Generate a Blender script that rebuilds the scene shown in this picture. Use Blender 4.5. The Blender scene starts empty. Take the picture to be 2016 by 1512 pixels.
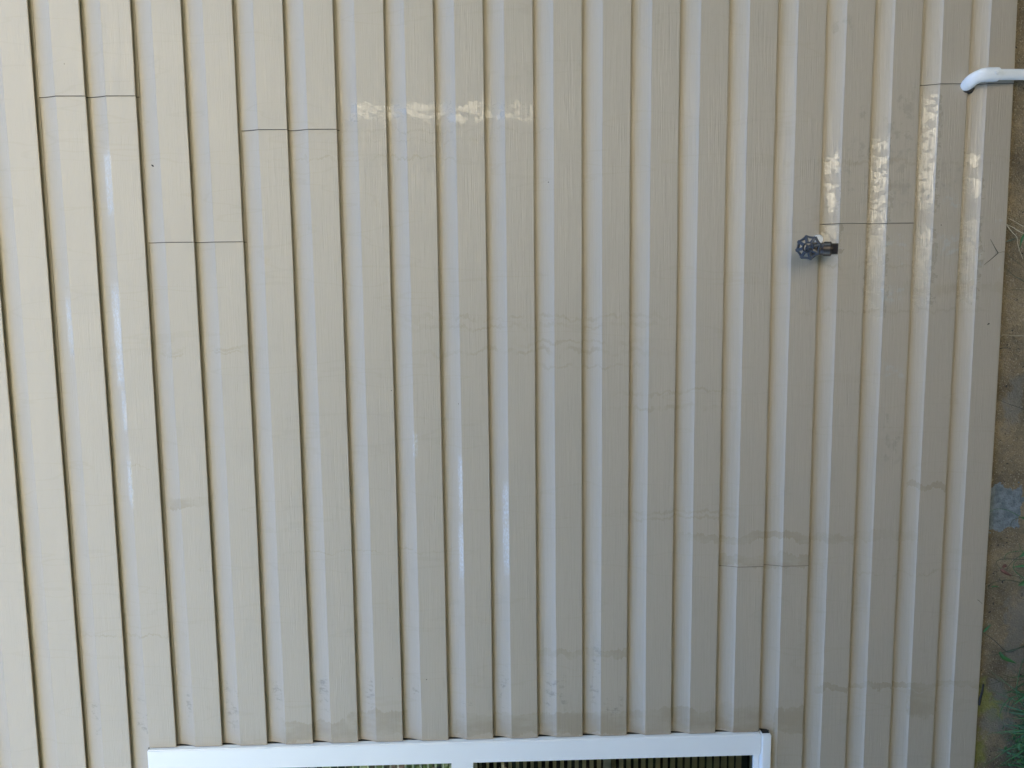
import bpy, bmesh, math, random
from mathutils import Vector, Matrix, noise

random.seed(11)
R_ = math.radians
S = bpy.context.scene
COL = S.collection

# ------------------------------------------------------------------ camera
cam_d = bpy.data.cameras.new('camera')
cam_d.sensor_width = 36.0
cam_d.lens = 27.05
cam_d.clip_start = 0.02
cam_d.clip_end = 500
cam = bpy.data.objects.new('camera', cam_d)
COL.objects.link(cam)
c_right, c_up, c_fwd = [Vector(v) for v in [[-0.010362, -0.029011, -0.999525], [0.993841, 0.109991, -0.013496], [-0.11033, 0.993509, -0.027693]]]
m = Matrix.Identity(4)
for i in range(3):
    m[i][0] = c_right[i]; m[i][1] = c_up[i]; m[i][2] = -c_fwd[i]
m.translation = (0, -1.8683, 1.2514)
cam.matrix_world = m
S.camera = cam
S.render.resolution_x = 1024
S.render.resolution_y = 768

# ------------------------------------------------------------------ sky, sun, exposure
SUN_ELEV = 40.0          # degrees; the sun stands behind the house, so this wall and its yard lie in shade
SUN_AZ = 160.0           # degrees to the right of straight out from the wall
SUN_STRENGTH = 5.0
SKY_STRENGTH = 0.15
world = bpy.data.worlds.new('World')
S.world = world
world.use_nodes = True
wn = world.node_tree
sky = wn.nodes.new('ShaderNodeTexSky')
sky.sky_type = 'NISHITA'
sky.sun_disc = False
sky.sun_elevation = R_(SUN_ELEV)
sun_dir = Vector((math.sin(R_(SUN_AZ)) * math.cos(R_(SUN_ELEV)), -math.cos(R_(SUN_AZ)) * math.cos(R_(SUN_ELEV)), math.sin(R_(SUN_ELEV))))
sky.sun_rotation = math.atan2(sun_dir.x, sun_dir.y)
sky.air_density = 1.0
sky.dust_density = 0.3
sky.ozone_density = 2.2
bg = wn.nodes['Background']
bg.inputs['Strength'].default_value = SKY_STRENGTH
wn.links.new(sky.outputs[0], bg.inputs['Color'])
sun_d = bpy.data.lights.new('sun', 'SUN')
sun_d.energy = SUN_STRENGTH
sun_d.angle = R_(0.55)
sun_d.color = (1.0, 0.94, 0.85)
sun = bpy.data.objects.new('sun', sun_d)
COL.objects.link(sun)
sun.rotation_euler = sun_dir.to_track_quat('Z', 'Y').to_euler()
sun.location = sun_dir * 20
S.view_settings.view_transform = 'Standard'
S.view_settings.look = 'None'
S.view_settings.gamma = 1.0
S.view_settings.use_curve_mapping = False
S.view_settings.exposure = 2.40

# ------------------------------------------------------------------ helpers
def tag(o, label=None, cat=None, group=None, kind=None):
    if label: o['label'] = label
    if cat: o['category'] = cat
    if group: o['group'] = group
    if kind: o['kind'] = kind
    return o

def empty(name, loc, label, cat, group=None):
    o = bpy.data.objects.new(name, None)
    o.empty_display_size = 0.05
    COL.objects.link(o)
    o.location = loc
    return tag(o, label, cat, group)

class MB:
    """collects vertices and faces in world metres"""
    def __init__(self):
        self.v = []; self.f = []; self.edge_faces = 0
    def grid(self, rows, close_u=False, close_v=False):
        b = len(self.v); n = len(rows); k = len(rows[0])
        for r in rows: self.v += [tuple(p) for p in r]
        for i in range(n if close_u else n - 1):
            for j in range(k if close_v else k - 1):
                i2 = (i + 1) % n; j2 = (j + 1) % k
                self.f.append((b + i * k + j, b + i2 * k + j, b + i2 * k + j2, b + i * k + j2))
        return self
    def face(self, pts):
        b = len(self.v); self.v += [tuple(p) for p in pts]
        self.f.append(tuple(range(b, b + len(pts))))
    def box(self, x0, x1, y0, y1, z0, z1):
        p = [(x0,y0,z0),(x1,y0,z0),(x1,y1,z0),(x0,y1,z0),(x0,y0,z1),(x1,y0,z1),(x1,y1,z1),(x0,y1,z1)]
        b = len(self.v); self.v += p
        self.f += [tuple(b + i for i in q) for q in ((0,3,2,1),(4,5,6,7),(0,1,5,4),(1,2,6,5),(2,3,7,6),(3,0,4,7))]
        return self
    def tube(self, pts, rad, n=10, caps=True, flat=1.0):
        pts = [Vector(p) for p in pts]
        if not isinstance(rad, (list, tuple)): rad = [rad] * len(pts)
        up = None; rows = []
        for i, p in enumerate(pts):
            d = (pts[min(i + 1, len(pts) - 1)] - pts[max(i - 1, 0)]).normalized()
            if up is None:
                a = Vector((0, 0, 1)) if abs(d.z) < 0.8 else Vector((1, 0, 0))
                up = (a - d * a.dot(d)).normalized()
            else:
                up = (up - d * up.dot(d)).normalized()
            s = d.cross(up)
            rows.append([p + (up * math.cos(2 * math.pi * j / n) + s * math.sin(2 * math.pi * j / n) * flat) * rad[i] for j in range(n)])
        self.grid(rows, close_v=True)
        if caps:
            self.face(list(reversed(rows[0]))); self.face(rows[-1])
        return self
    def lathe(self, origin, axis, prof, n=24):
        """prof: list of (distance along axis, radius)"""
        o = Vector(origin); d = Vector(axis).normalized()
        a = Vector((1, 0, 0)) if abs(d.x) < 0.8 else Vector((0, 0, 1))
        u = (a - d * a.dot(d)).normalized(); s = d.cross(u)
        rows = [[o + d * h + (u * math.cos(2 * math.pi * j / n) + s * math.sin(2 * math.pi * j / n)) * r for j in range(n)] for h, r in prof]
        return self.grid(rows, close_v=True)
    def build(self, name, mat, parent=None, smooth=False, bevel=0, sharp=35):
        me = bpy.data.meshes.new(name)
        me.from_pydata(self.v, [], self.f)
        bm = bmesh.new(); bm.from_mesh(me)
        bmesh.ops.remove_doubles(bm, verts=bm.verts, dist=1e-6)
        bmesh.ops.recalc_face_normals(bm, faces=bm.faces)
        if bevel:
            ed = [e for e in bm.edges if len(e.link_faces) == 2 and e.calc_face_angle(0) > 0.6]
            bmesh.ops.bevel(bm, geom=ed, offset=bevel, segments=2, affect='EDGES', clamp_overlap=True)
        if smooth:
            for f in bm.faces: f.smooth = True
            for e in bm.edges:
                if len(e.link_faces) == 2 and e.calc_face_angle(0) > R_(sharp): e.smooth = False
        bm.to_mesh(me); bm.free()
        o = bpy.data.objects.new(name, me)
        COL.objects.link(o)
        if mat: me.materials.append(mat)
        if parent:
            o.parent = parent
            o.matrix_parent_inverse = Matrix.Translation(-Vector(parent.location))
        return o

# ------------------------------------------------------------------ materials
class NT:
    def __init__(self, name):
        self.m = bpy.data.materials.new(name); self.m.use_nodes = True
        self.t = self.m.node_tree; self.b = self.t.nodes['Principled BSDF']
    def n(self, typ, **kw):
        o = self.t.nodes.new(typ)
        for k, v in kw.items(): setattr(o, k, v)
        return o
    def put(self, sock, v):
        if hasattr(v, 'is_output') or isinstance(v, bpy.types.NodeSocket): self.t.links.new(v, sock)
        else: sock.default_value = v
    def math(self, op, a, b=0.0, clamp=False):
        o = self.n('ShaderNodeMath', operation=op, use_clamp=clamp)
        self.put(o.inputs[0], a); self.put(o.inputs[1], b); return o.outputs[0]
    def vmath(self, op, a, b=(0, 0, 0), out=0):
        o = self.n('ShaderNodeVectorMath', operation=op)
        self.put(o.inputs[0], a); self.put(o.inputs[1], b); return o.outputs[out]
    def pos(self):
        return self.n('ShaderNodeNewGeometry').outputs['Position']
    def scale(self, v, s):
        return self.vmath('MULTIPLY', v, s)
    def noise(self, vec, sc, detail=3, rough=0.55, out='Fac', dist=0.0):
        o = self.n('ShaderNodeTexNoise'); self.put(o.inputs['Vector'], vec)
        o.inputs['Scale'].default_value = sc; o.inputs['Detail'].default_value = detail
        o.inputs['Roughness'].default_value = rough; o.inputs['Distortion'].default_value = dist
        return o.outputs[out]
    def ramp(self, v, a, b, c=0.0, d=1.0):
        o = self.n('ShaderNodeMapRange', interpolation_type='SMOOTHSTEP'); self.put(o.inputs[0], v)
        for i, x in enumerate((a, b, c, d)): o.inputs[i + 1].default_value = x
        return o.outputs[0]
    def mix(self, f, a, b):
        o = self.n('ShaderNodeMix', data_type='RGBA'); self.put(o.inputs[0], f)
        self.put(o.inputs[6], a if not isinstance(a, tuple) else (*a, 1)); self.put(o.inputs[7], b if not isinstance(b, tuple) else (*b, 1))
        return o.outputs[2]
    def bump(self, h, strength, dist, normal=None):
        o = self.n('ShaderNodeBump'); self.put(o.inputs['Height'], h)
        self.put(o.inputs['Strength'], strength); o.inputs['Distance'].default_value = dist
        if normal is not None: self.put(o.inputs['Normal'], normal)
        return o.outputs[0]
    def set(self, **kw):
        for k, v in kw.items():
            s = self.b.inputs[k.replace('_', ' ')]
            if isinstance(v, tuple) and len(v) == 3 and s.type == 'RGBA': v = (*v, 1)
            self.put(s, v)
        return self.m

def plain(name, col, rough=0.5, metallic=0.0, var=0.12, sc=60, bump=0.0):
    t = NT(name); p = t.pos()
    f = t.noise(p, sc, 4)
    t.set(Base_Color=t.mix(f, tuple(c * (1 - var) for c in col), tuple(min(1, c * (1 + var)) for c in col)), Roughness=rough, Metallic=metallic)
    if bump: t.set(Normal=t.bump(t.noise(p, sc * 4, 3), bump, 0.001))
    return t.m

def patch(t, q, cx, cz, hx, hz, soft=0.25):
    """soft-edged blot of a given size on the wall; q is the (noise-warped) position"""
    d = t.vmath('SUBTRACT', q, (cx, 0, cz))
    d = t.vmath('ABSOLUTE', d)
    d = t.vmath('MULTIPLY', d, (1 / hx, 0, 1 / hz))
    s = t.n('ShaderNodeSeparateXYZ'); t.put(s.inputs[0], d)
    e = t.math('MAXIMUM', s.outputs[0], s.outputs[2])
    return e

def union(t, lst):
    r = lst[0]
    for x in lst[1:]: r = t.math('MINIMUM', r, x)
    return r

SIDING_COL = (0.450, 0.385, 0.302)
def siding_material():
    t = NT('vinyl siding'); p = t.pos()
    big = t.noise(p, 1.3, 3)
    # embossed wood grain running along the boards
    g1 = t.noise(t.scale(p, (6, 60, 470)), 1.0, 3, 0.6)
    g2 = t.noise(t.scale(p, (9, 60, 640)), 1.0, 2, 0.5)
    grain = t.math('ADD', t.ramp(g1, 0.42, 0.62), t.math('MULTIPLY', t.ramp(g2, 0.5, 0.66), 0.7))
    # run-down marks: warp mostly sideways
    w1 = t.noise(t.scale(p, (11, 9, 22)), 1.0, 5, 0.7, out='Color')
    w1 = t.vmath('MULTIPLY', t.vmath('SUBTRACT', w1, (0.5, 0.5, 0.5)), (0.075, 0, 0.06))
    q1 = t.vmath('ADD', p, w1)
    tan_e = union(t, [patch(t, q1, *c) for c in (
        (-0.6031, 0.4745, 0.0105, 0.2837), (-0.6617, 0.5695, 0.0158, 0.1096), (-0.8952, 1.027, 0.0094, 0.1128), (-0.4758, 0.1624, 0.0078, 0.0465),
        (-1.069, 1.548, 0.0313, 0.0706), (-1.079, 1.245, 0.0294, 0.1036), (-1.083, 1.024, 0.0275, 0.1173), (-1.083, 0.838, 0.0317, 0.0688), (-1.084, 0.6672, 0.0325, 0.1021), (-1.086, 0.4923, 0.0319, 0.0398),
        (-1.002, 0.2039, 0.0076, 0.2061), (-1.05, 0.1417, 0.0361, 0.0401), (-0.4893, 1.992, 0.0152, 0.0501), (-1.084, 1.696, 0.0258, 0.0894))])
    ln_e = union(t, [patch(t, q1, *c) for c in (
        (-0.0451, 1.141, 0.0031, 0.2263), (-0.0671, 1.135, 0.003, 0.2206), (-0.1076, 1.024, 0.0031, 0.1109), (-0.1292, 1.123, 0.0037, 0.2091), (-0.1664, 1.012, 0.0025, 0.099),
        (-0.2315, 0.7938, 0.0025, 0.1062), (-0.2703, 0.7933, 0.0038, 0.1065), (-0.53, 0.7897, 0.0033, 0.1082), (-0.5475, 0.7895, 0.0026, 0.1082), (-0.1119, 1.929, 0.0037, 0.1031), (-0.1222, 1.929, 0.0019, 0.1032),
        (0.3922, 1.357, 0.0017, 0.213), (0.3699, 1.411, 0.0011, 0.1597), (0.3295, 1.518, 0.0018, 0.1714), (-0.8236, 2.155, 0.002, 0.0932), (0.3117, 0.2768, 0.0036, 0.2028), (0.0715, 0.3469, 0.0024, 0.1245),
        (0.0132, 0.119, 0.0098, 0.1006), (-0.0394, 0.2672, 0.0024, 0.1758), (-0.7029, 0.2112, 0.002, 0.1046), (-0.6025, 0.4036, 0.002, 0.0839), (-0.618, 1.56, 0.0012, 0.1686), (-0.398, 2.098, 0.0013, 0.0485))])
    tan = t.math('MULTIPLY', t.ramp(tan_e, 1.10, 0.86), 0.6)
    ring = t.math('MULTIPLY', t.ramp(t.math('ABSOLUTE', t.math('SUBTRACT', tan_e, 1.0)), 0.12, 0.0), 0.26)
    lines = t.math('MULTIPLY', t.ramp(ln_e, 1.9, 0.5), t.ramp(t.noise(p, 24, 3), 0.34, 0.6, 0.05, 0.42))
    # faint drip outlines everywhere
    d1 = t.noise(t.scale(p, (11, 3, 1.6)), 1.0, 3, 0.5)
    drip = t.ramp(t.math('ABSOLUTE', t.math('SUBTRACT', d1, 0.57)), 0.011, 0.0, 0.0, 0.14)
    fade_n = t.ramp(t.noise(t.scale(p, (16, 9, 7)), 1.0, 4, 0.65), 0.34, 0.6, 0.2, 1.0)
    stain = t.math('MAXIMUM', t.math('MAXIMUM', t.math('MULTIPLY', t.math('ADD', tan, ring), fade_n), lines), drip, True)
    col = t.mix(big, tuple(c * 0.97 for c in SIDING_COL), tuple(c * 1.03 for c in SIDING_COL))
    col = t.mix(stain, col, (0.335, 0.265, 0.175))
    # grey scuffs above the window
    w2 = t.noise(p, 30, 4, 0.7, out='Color')
    q2 = t.vmath('ADD', p, t.vmath('MULTIPLY', t.vmath('SUBTRACT', w2, (0.5, 0.5, 0.5)), (0.09, 0, 0.05)))
    sc_e = union(t, [patch(t, q2, *c) for c in (
        (-1.05, 2.254, 0.0606, 0.01), (-1.032, 2.14, 0.0538, 0.0151), (-1.022, 2.022, 0.0539, 0.0113), (-1.012, 1.915, 0.0673, 0.019), (-0.9909, 1.799, 0.037, 0.0127), (-0.9906, 1.684, 0.0539, 0.0146),
        (-0.9902, 1.569, 0.0439, 0.0147), (-0.9797, 1.45, 0.0169, 0.009), (-1.037, 1.329, 0.0238, 0.0136), (-0.9956, 1.228, 0.0746, 0.0097), (-0.9956, 1.097, 0.051, 0.0337), (-0.9474, 0.9938, 0.1016, 0.011), (-1.037, 0.9494, 0.0273, 0.0293))])
    scuff = t.math('MULTIPLY', t.ramp(sc_e, 1.1, 0.5), t.ramp(t.noise(t.scale(p, (90, 40, 50)), 1.0, 4, 0.7), 0.5, 0.68, 0, 0.55))
    col = t.mix(scuff, col, (0.20, 0.175, 0.145))
    # dark smears by the tap and pale dried-detergent blooms lower down
    sm_e = union(t, [patch(t, q2, *c) for c in ((0.2987, 0.3714, 0.0798, 0.0337), (0.4276, 0.365, 0.0204, 0.0086), (0.3541, 0.2696, 0.1587, 0.0338), (0.2706, 0.1391, 0.0298, 0.0309), (-0.3506, 0.2595, 0.0767, 0.0256), (0.6259, 0.4174, 0.0227, 0.024), (0.4332, 0.2915, 0.0204, 0.0214))])
    smear = t.math('MULTIPLY', t.ramp(sm_e, 1.1, 0.6), t.ramp(t.noise(p, 45, 4, 0.65), 0.5, 0.62, 0, 0.3))
    col = t.mix(smear, col, (0.22, 0.19, 0.145))
    ch_e = union(t, [patch(t, q2, *c) for c in ((0.2229, 0.1335, 0.012, 0.0279), (0.1205, 0.2712, 0.023, 0.0342), (0.0791, 0.2444, 0.0122, 0.0218), (0.1115, 0.1369, 0.0394, 0.0312), (0.0866, 0.0635, 0.0152, 0.0094), (0.0709, 0.0155, 0.0122, 0.0126), (0, 0.2721, 0.0246, 0.0407), (-0.1893, 0.2572, 0.0157, 0.0349), (0.1608, 0.0241, 0.0073, 0.0156))])
    chalk = t.math('MULTIPLY', t.ramp(ch_e, 1.1, 0.5), t.ramp(t.noise(p, 55, 4, 0.7), 0.48, 0.62, 0, 0.55))
    col = t.mix(chalk, col, (0.47, 0.47, 0.44))
    # fine dirt specks
    vo = t.n('ShaderNodeTexVoronoi'); t.put(vo.inputs['Vector'], p); vo.inputs['Scale'].default_value = 17
    speck = t.ramp(vo.outputs['Distance'], 0.028, 0.016)
    spsel = t.ramp(t.noise(p, 5, 2), 0.56, 0.6)
    col = t.mix(t.math('MULTIPLY', speck, spsel), col, (0.05, 0.04, 0.035))
    # water still standing on the wall: a smooth film
    wn_ = t.noise(p, 38, 3, 0.6, out='Color')
    q3 = t.vmath('ADD', p, t.vmath('MULTIPLY', t.vmath('SUBTRACT', wn_, (0.5, 0.5, 0.5)), (0.075, 0, 0.045)))
    wet_e = union(t, [patch(t, q3, *c) for c in (
        (0.4352, 1.355, 0.0194, 0.2137), (0.3049, 0.4299, 0.0207, 0.0184), (0.2249, 0.4239, 0.0358, 0.0154), (0.1351, 0.4256, 0.0362, 0.0204), (0.3279, 0.3193, 0.0442, 0.0233), (0.1191, 0.314, 0.1662, 0.0248),
        (0.3332, 0.1967, 0.1269, 0.0234), (0.0677, 0.1939, 0.0926, 0.0218), (0.2554, 0.0869, 0.0209, 0.0229), (0.0837, 0.0853, 0.0975, 0.0251), (0.3208, 0.0925, 0.0148, 0.0186))])
    wet = t.ramp(wet_e, 1.03, 0.97)
    holes = t.math('MULTIPLY', t.ramp(t.noise(t.scale(p, (85, 40, 50)), 1.0, 4, 0.62), 0.465, 0.49), t.ramp(t.noise(t.scale(p, (26, 60, 420)), 1.0, 2, 0.6), 0.36, 0.46, 0.25, 1.0))
    wet = t.math('MULTIPLY', wet, holes)
    # a thinner streaky film on some shoulders, its pale glint painted into the colour
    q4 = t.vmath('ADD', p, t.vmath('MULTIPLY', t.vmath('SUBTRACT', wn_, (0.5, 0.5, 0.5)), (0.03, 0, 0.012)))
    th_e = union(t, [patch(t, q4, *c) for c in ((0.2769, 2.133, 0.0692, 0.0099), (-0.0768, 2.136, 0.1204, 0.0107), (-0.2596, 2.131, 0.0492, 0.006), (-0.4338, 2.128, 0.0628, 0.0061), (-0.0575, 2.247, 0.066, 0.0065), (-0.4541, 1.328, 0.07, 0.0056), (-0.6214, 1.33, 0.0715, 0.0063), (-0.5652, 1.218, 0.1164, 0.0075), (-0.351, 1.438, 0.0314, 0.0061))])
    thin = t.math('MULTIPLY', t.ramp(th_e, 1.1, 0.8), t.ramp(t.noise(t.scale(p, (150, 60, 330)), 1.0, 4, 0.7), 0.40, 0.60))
    film = t.math('MAXIMUM', wet, thin)
    col = t.mix(t.math('MULTIPLY', wet, 0.3), col, (0.36, 0.31, 0.235))
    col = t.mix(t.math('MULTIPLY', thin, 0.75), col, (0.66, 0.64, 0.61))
    rough = t.math('SUBTRACT', 0.33, t.math('MULTIPLY', film, 0.17))
    fade = t.math('SUBTRACT', 1.0, t.math('MULTIPLY', wet, 0.55))
    nrm = t.bump(grain, t.math('MULTIPLY', fade, 0.24), 0.0012)
    t.set(Base_Color=col, Roughness=rough, Normal=nrm)
    t.b.inputs['IOR'].default_value = 1.6
    t.put(t.b.inputs['Coat Weight'], film); t.b.inputs['Coat Roughness'].default_value = 0.055; t.b.inputs['Coat IOR'].default_value = 1.6
    t.put(t.b.inputs['Coat Normal'], t.bump(grain, 0.30, 0.0012))
    return t.m

def concrete_material():
    t = NT('foundation concrete'); p = t.pos()
    a = t.noise(p, 7, 5, 0.65); b = t.noise(p, 60, 4, 0.7); c = t.noise(p, 260, 3, 0.6)
    col = t.mix(t.ramp(a, 0.3, 0.7), (0.115, 0.086, 0.048), (0.36, 0.27, 0.155))
    col = t.mix(t.ramp(b, 0.35, 0.75, 0, 0.55), col, (0.13, 0.105, 0.08))
    col = t.mix(t.ramp(c, 0.56, 0.70, 0, 0.75), col, (0.46, 0.39, 0.28))
    col = t.mix(t.ramp(t.noise(p, 420, 2, 0.6), 0.56, 0.68, 0, 0.6), col, (0.06, 0.045, 0.028))
    col = t.mix(t.ramp(t.noise(p, 90, 2), 0.66, 0.72), col, (0.035, 0.03, 0.025))
    q = t.vmath('ADD', p, t.vmath('MULTIPLY', t.vmath('SUBTRACT', t.noise(p, 14, 4, 0.65, out='Color'), (0.5, 0.5, 0.5)), (0.15, 0, 0.10)))
    mort = union(t, [patch(t, q, *k) for k in ((-0.5467, -0.0394, 0.0559, 0.0437), (-0.5952, 0.0014, 0.0198, 0.0196))])
    col = t.mix(t.ramp(mort, 1.03, 0.95), col, t.mix(t.ramp(b, 0.35, 0.65), (0.13, 0.155, 0.165), (0.23, 0.26, 0.275)))
    alg = union(t, [patch(t, q, *k) for k in ((-1.052, -0.0121, 0.0521, 0.0268), (-1.19, -0.01, 0.0438, 0.0304), (-1.088, -0.0444, 0.0175, 0.0236))])
    col = t.mix(t.math('MULTIPLY', t.ramp(alg, 1.25, 0.55), 0.8), col, t.mix(t.ramp(b, 0.3, 0.7), (0.13, 0.14, 0.02), (0.27, 0.27, 0.07)))
    grey = union(t, [patch(t, q, *k) for k in ((-1.113, -0.0593, 0.028, 0.0438), (-0.8719, -0.0945, 0.0954, 0.02), (-0.2597, -0.0525, 0.0572, 0.0225), (-1.04, -0.0649, 0.0382, 0.0201))])
    col = t.mix(t.math('MULTIPLY', t.ramp(grey, 1.3, 0.6), 0.6), col, (0.20, 0.19, 0.165))
    h = t.math('ADD', t.math('MULTIPLY', b, 0.7), t.math('MULTIPLY', c, 0.5))
    t.set(Base_Color=col, Roughness=0.9, Normal=t.bump(h, 0.9, 0.006))
    return t.m

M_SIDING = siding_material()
M_CONC = concrete_material()
M_EDGE = plain('seam shade edge', (0.10, 0.085, 0.065), 0.8, var=0.4, sc=80)  # dark colour stands in for the shade line at the seams
M_VINYL = plain('white vinyl', (0.86, 0.86, 0.85), 0.32, var=0.025, sc=8)
M_PVC = plain('white pvc', (0.84, 0.83, 0.80), 0.30, var=0.05, sc=22)
M_BAR = plain('grey grid bar', (0.40, 0.43, 0.45), 0.4, var=0.05)
M_BLIND = plain('blind slat', (0.62, 0.58, 0.42), 0.5, var=0.10, sc=30)
M_BLACK = plain('flat black', (0.015, 0.015, 0.016), 0.5)
M_TAP = plain('dark tap metal', (0.06, 0.048, 0.042), 0.32, 0.6, var=0.3, sc=180, bump=0.2)
M_WHEEL = plain('handwheel enamel', (0.026, 0.028, 0.032), 0.3, 0.0, var=0.25, sc=160, bump=0.2)
M_ROOM = plain('room wall', (0.10, 0.10, 0.095), 0.8)
M_SHEATH = plain('sheathing', (0.03, 0.028, 0.025), 0.9)
M_STRAW = plain('dry straw', (0.42, 0.36, 0.23), 0.7, var=0.3, sc=90)
M_STEM = plain('brown green stem', (0.055, 0.065, 0.028), 0.6, var=0.35, sc=120)
M_DSTEM = plain('dark stem', (0.028, 0.03, 0.02), 0.6, var=0.3, sc=120)
M_LEAF = plain('weed leaf', (0.035, 0.12, 0.03), 0.5, var=0.4, sc=70)
M_GRASS = plain('grass blade', (0.04, 0.11, 0.03), 0.5, var=0.45, sc=40)
M_DEAD = plain('dead leaf', (0.16, 0.07, 0.05), 0.7, var=0.5, sc=120)
M_TWIG = plain('dead twig', (0.018, 0.016, 0.014), 0.8, var=0.6, sc=200, bump=0.6)
M_BUG = plain('black speck', (0.01, 0.01, 0.012), 0.4)

def glass_material():
    t = NT('window glass')
    tr = t.n('ShaderNodeBsdfTransparent'); tr.inputs[0].default_value = (0.86, 0.90, 0.88, 1)
    gl = t.n('ShaderNodeBsdfGlossy'); gl.inputs['Roughness'].default_value = 0.02
    fr = t.n('ShaderNodeFresnel'); fr.inputs['IOR'].default_value = 1.75
    mx = t.n('ShaderNodeMixShader'); t.t.links.new(fr.outputs[0], mx.inputs[0])
    t.t.links.new(tr.outputs[0], mx.inputs[1]); t.t.links.new(gl.outputs[0], mx.inputs[2])
    t.t.links.new(mx.outputs[0], t.t.nodes['Material Output'].inputs['Surface'])
    return t.m
M_GLASS = glass_material()

def lawn_material():
    t = NT('lawn'); p = t.pos()
    a = t.noise(p, 2.2, 5, 0.65); b = t.noise(p, 45, 4, 0.7)
    col = t.mix(t.ramp(a, 0.35, 0.65), (0.022, 0.036, 0.012), (0.042, 0.046, 0.02))
    col = t.mix(t.ramp(b, 0.4, 0.75, 0, 0.7), col, (0.055, 0.042, 0.028))
    t.set(Base_Color=col, Roughness=0.9, Normal=t.bump(b, 0.8, 0.02))
    return t.m
M_LAWN = lawn_material()

def foliage_material(name, c0, c1):
    t = NT(name); p = t.pos()
    col = t.mix(t.ramp(t.noise(p, 3.0, 4, 0.7), 0.3, 0.7), c0, c1)
    t.set(Base_Color=col, Roughness=0.55)
    t.b.inputs['Transmission Weight'].default_value = 0.0
    return t.m
M_ADDED_HEDGE = foliage_material('added hedge leaves', (0.025, 0.06, 0.015), (0.07, 0.12, 0.03))
M_TREE = foliage_material('tree leaves', (0.025, 0.055, 0.018), (0.06, 0.10, 0.03))
M_BARK = plain('bark', (0.10, 0.08, 0.06), 0.9, var=0.4, sc=12, bump=0.8)

# ------------------------------------------------------------------ ground
GZ = -0.17
g = MB()
N = 24
g.grid([[(-60 + 120 * i / N, -60 + 120 * j / N, GZ) for i in range(N + 1)] for j in range(N + 1)])
lawn = g.build('lawn', M_LAWN)
tag(lawn, 'patchy lawn and bare soil at the foot of the wall', None, None, 'structure')

# ------------------------------------------------------------------ the house
house = empty('house', (0, 0, 0), 'house wall clad in tan horizontal vinyl lap siding on a stained concrete foundation', 'house')

PITCH = 0.1143
X_LEFT, X_RIGHT = -3.4, 3.2
ROWS = 16                                  # double courses
Z_FIRST = 0.0                              # lower edge of the lowest board
WX0, WX1, WZ0, WZ1 = -2.75, -1.1163, 0.544, 2.1275       # window opening in the siding

def wob(x, k, a):
    return a * (math.sin(x * 2.3 + k * 1.7) + 0.6 * math.sin(x * 5.1 + k * 3.1) + 0.35 * math.sin(x * 11.3 + k * 0.9)) / 1.5

def course_profile(first):
    """(y, dz) from the lower hem of a board up to its top; y is negative outwards"""
    p = [(-0.0028, -0.0042), (-0.0031, 0.0046), (-0.0098, 0.0046), (-0.0124, -0.0002), (-0.0138, 0.0003), (-0.0144, 0.0014), (-0.0145, 0.0034),
         (-0.0147, 0.020), (-0.0149, 0.045), (-0.0150, 0.0672), (-0.0141, 0.0680)]
    z0, z1 = 0.0680, PITCH - 0.0042
    for i in range(1, 9):
        s = i / 8.0                         # s = 0 at the shoulder, 1 under the board above
        d = 0.0140 * (1 - s) ** 1.45 + 0.0010 * s
        p.append((-d, z0 + (z1 - z0) * s))
    return p

PROF = course_profile(True)
PROFILE = [(y, dz) for y, dz in PROF] + [(y if i else -0.0012, dz + PITCH) for i, (y, dz) in enumerate(PROF)][1:] + [(-0.0006, 2 * PITCH + 0.012)]

def z_low(x, row):
    z = Z_FIRST + row * 2 * PITCH
    return z

def panel(row, xa, xb, under_left, lap_left):
    """one double board from xa to xb. lap_left: its left end lies over the next board"""
    n = max(2, int((xb - xa) / 0.06))
    xs = [xa + (xb - xa) * i / n for i in range(n + 1)]
    if lap_left: xs[1:1] = [xa + 0.012, xa + 0.03]
    mb = MB(); rows = []
    kz = row * 13.7
    for x in xs:
        lift = 0.0019 * math.exp(-(x - xa) / 0.09) if lap_left else 0.0
        if not lap_left and under_left: lift = 0
        r = []
        for i, (y, dz) in enumerate(PROFILE):
            k = kz + (5.1 if dz > PITCH * 0.97 else 0)
            oz = wob(x, k, 0.0007)
            if dz > 2 * PITCH - 0.01: oz = wob(x, (row + 1) * 13.7, 0.0007)
            oy = wob(x * 0.8, k + 2.2, 0.0006) * min(1, abs(y) / 0.006)
            if row == 0 and dz < 0.08 and x > 0.2: oz += 0.006 * min(1, (x - 0.2) / 0.5) * (1 - dz / 0.08)
            r.append(Vector((x, y - lift + oy, Z_FIRST + row * 2 * PITCH + dz + oz)))
        rows.append(r)
    mb.grid(rows)
    if lap_left:                            # the cut end has the thickness of the vinyl
        k0 = len(mb.f)
        mb.grid([[p + Vector((0.0, -0.00002, 0)) for p in rows[0]], [p + Vector((-0.0016, 0.0010, 0)) for p in rows[0]], [p + Vector((-0.0010, 0.0019, 0)) for p in rows[0]]])
        mb.edge_faces = len(mb.f) - k0
    return mb

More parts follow.
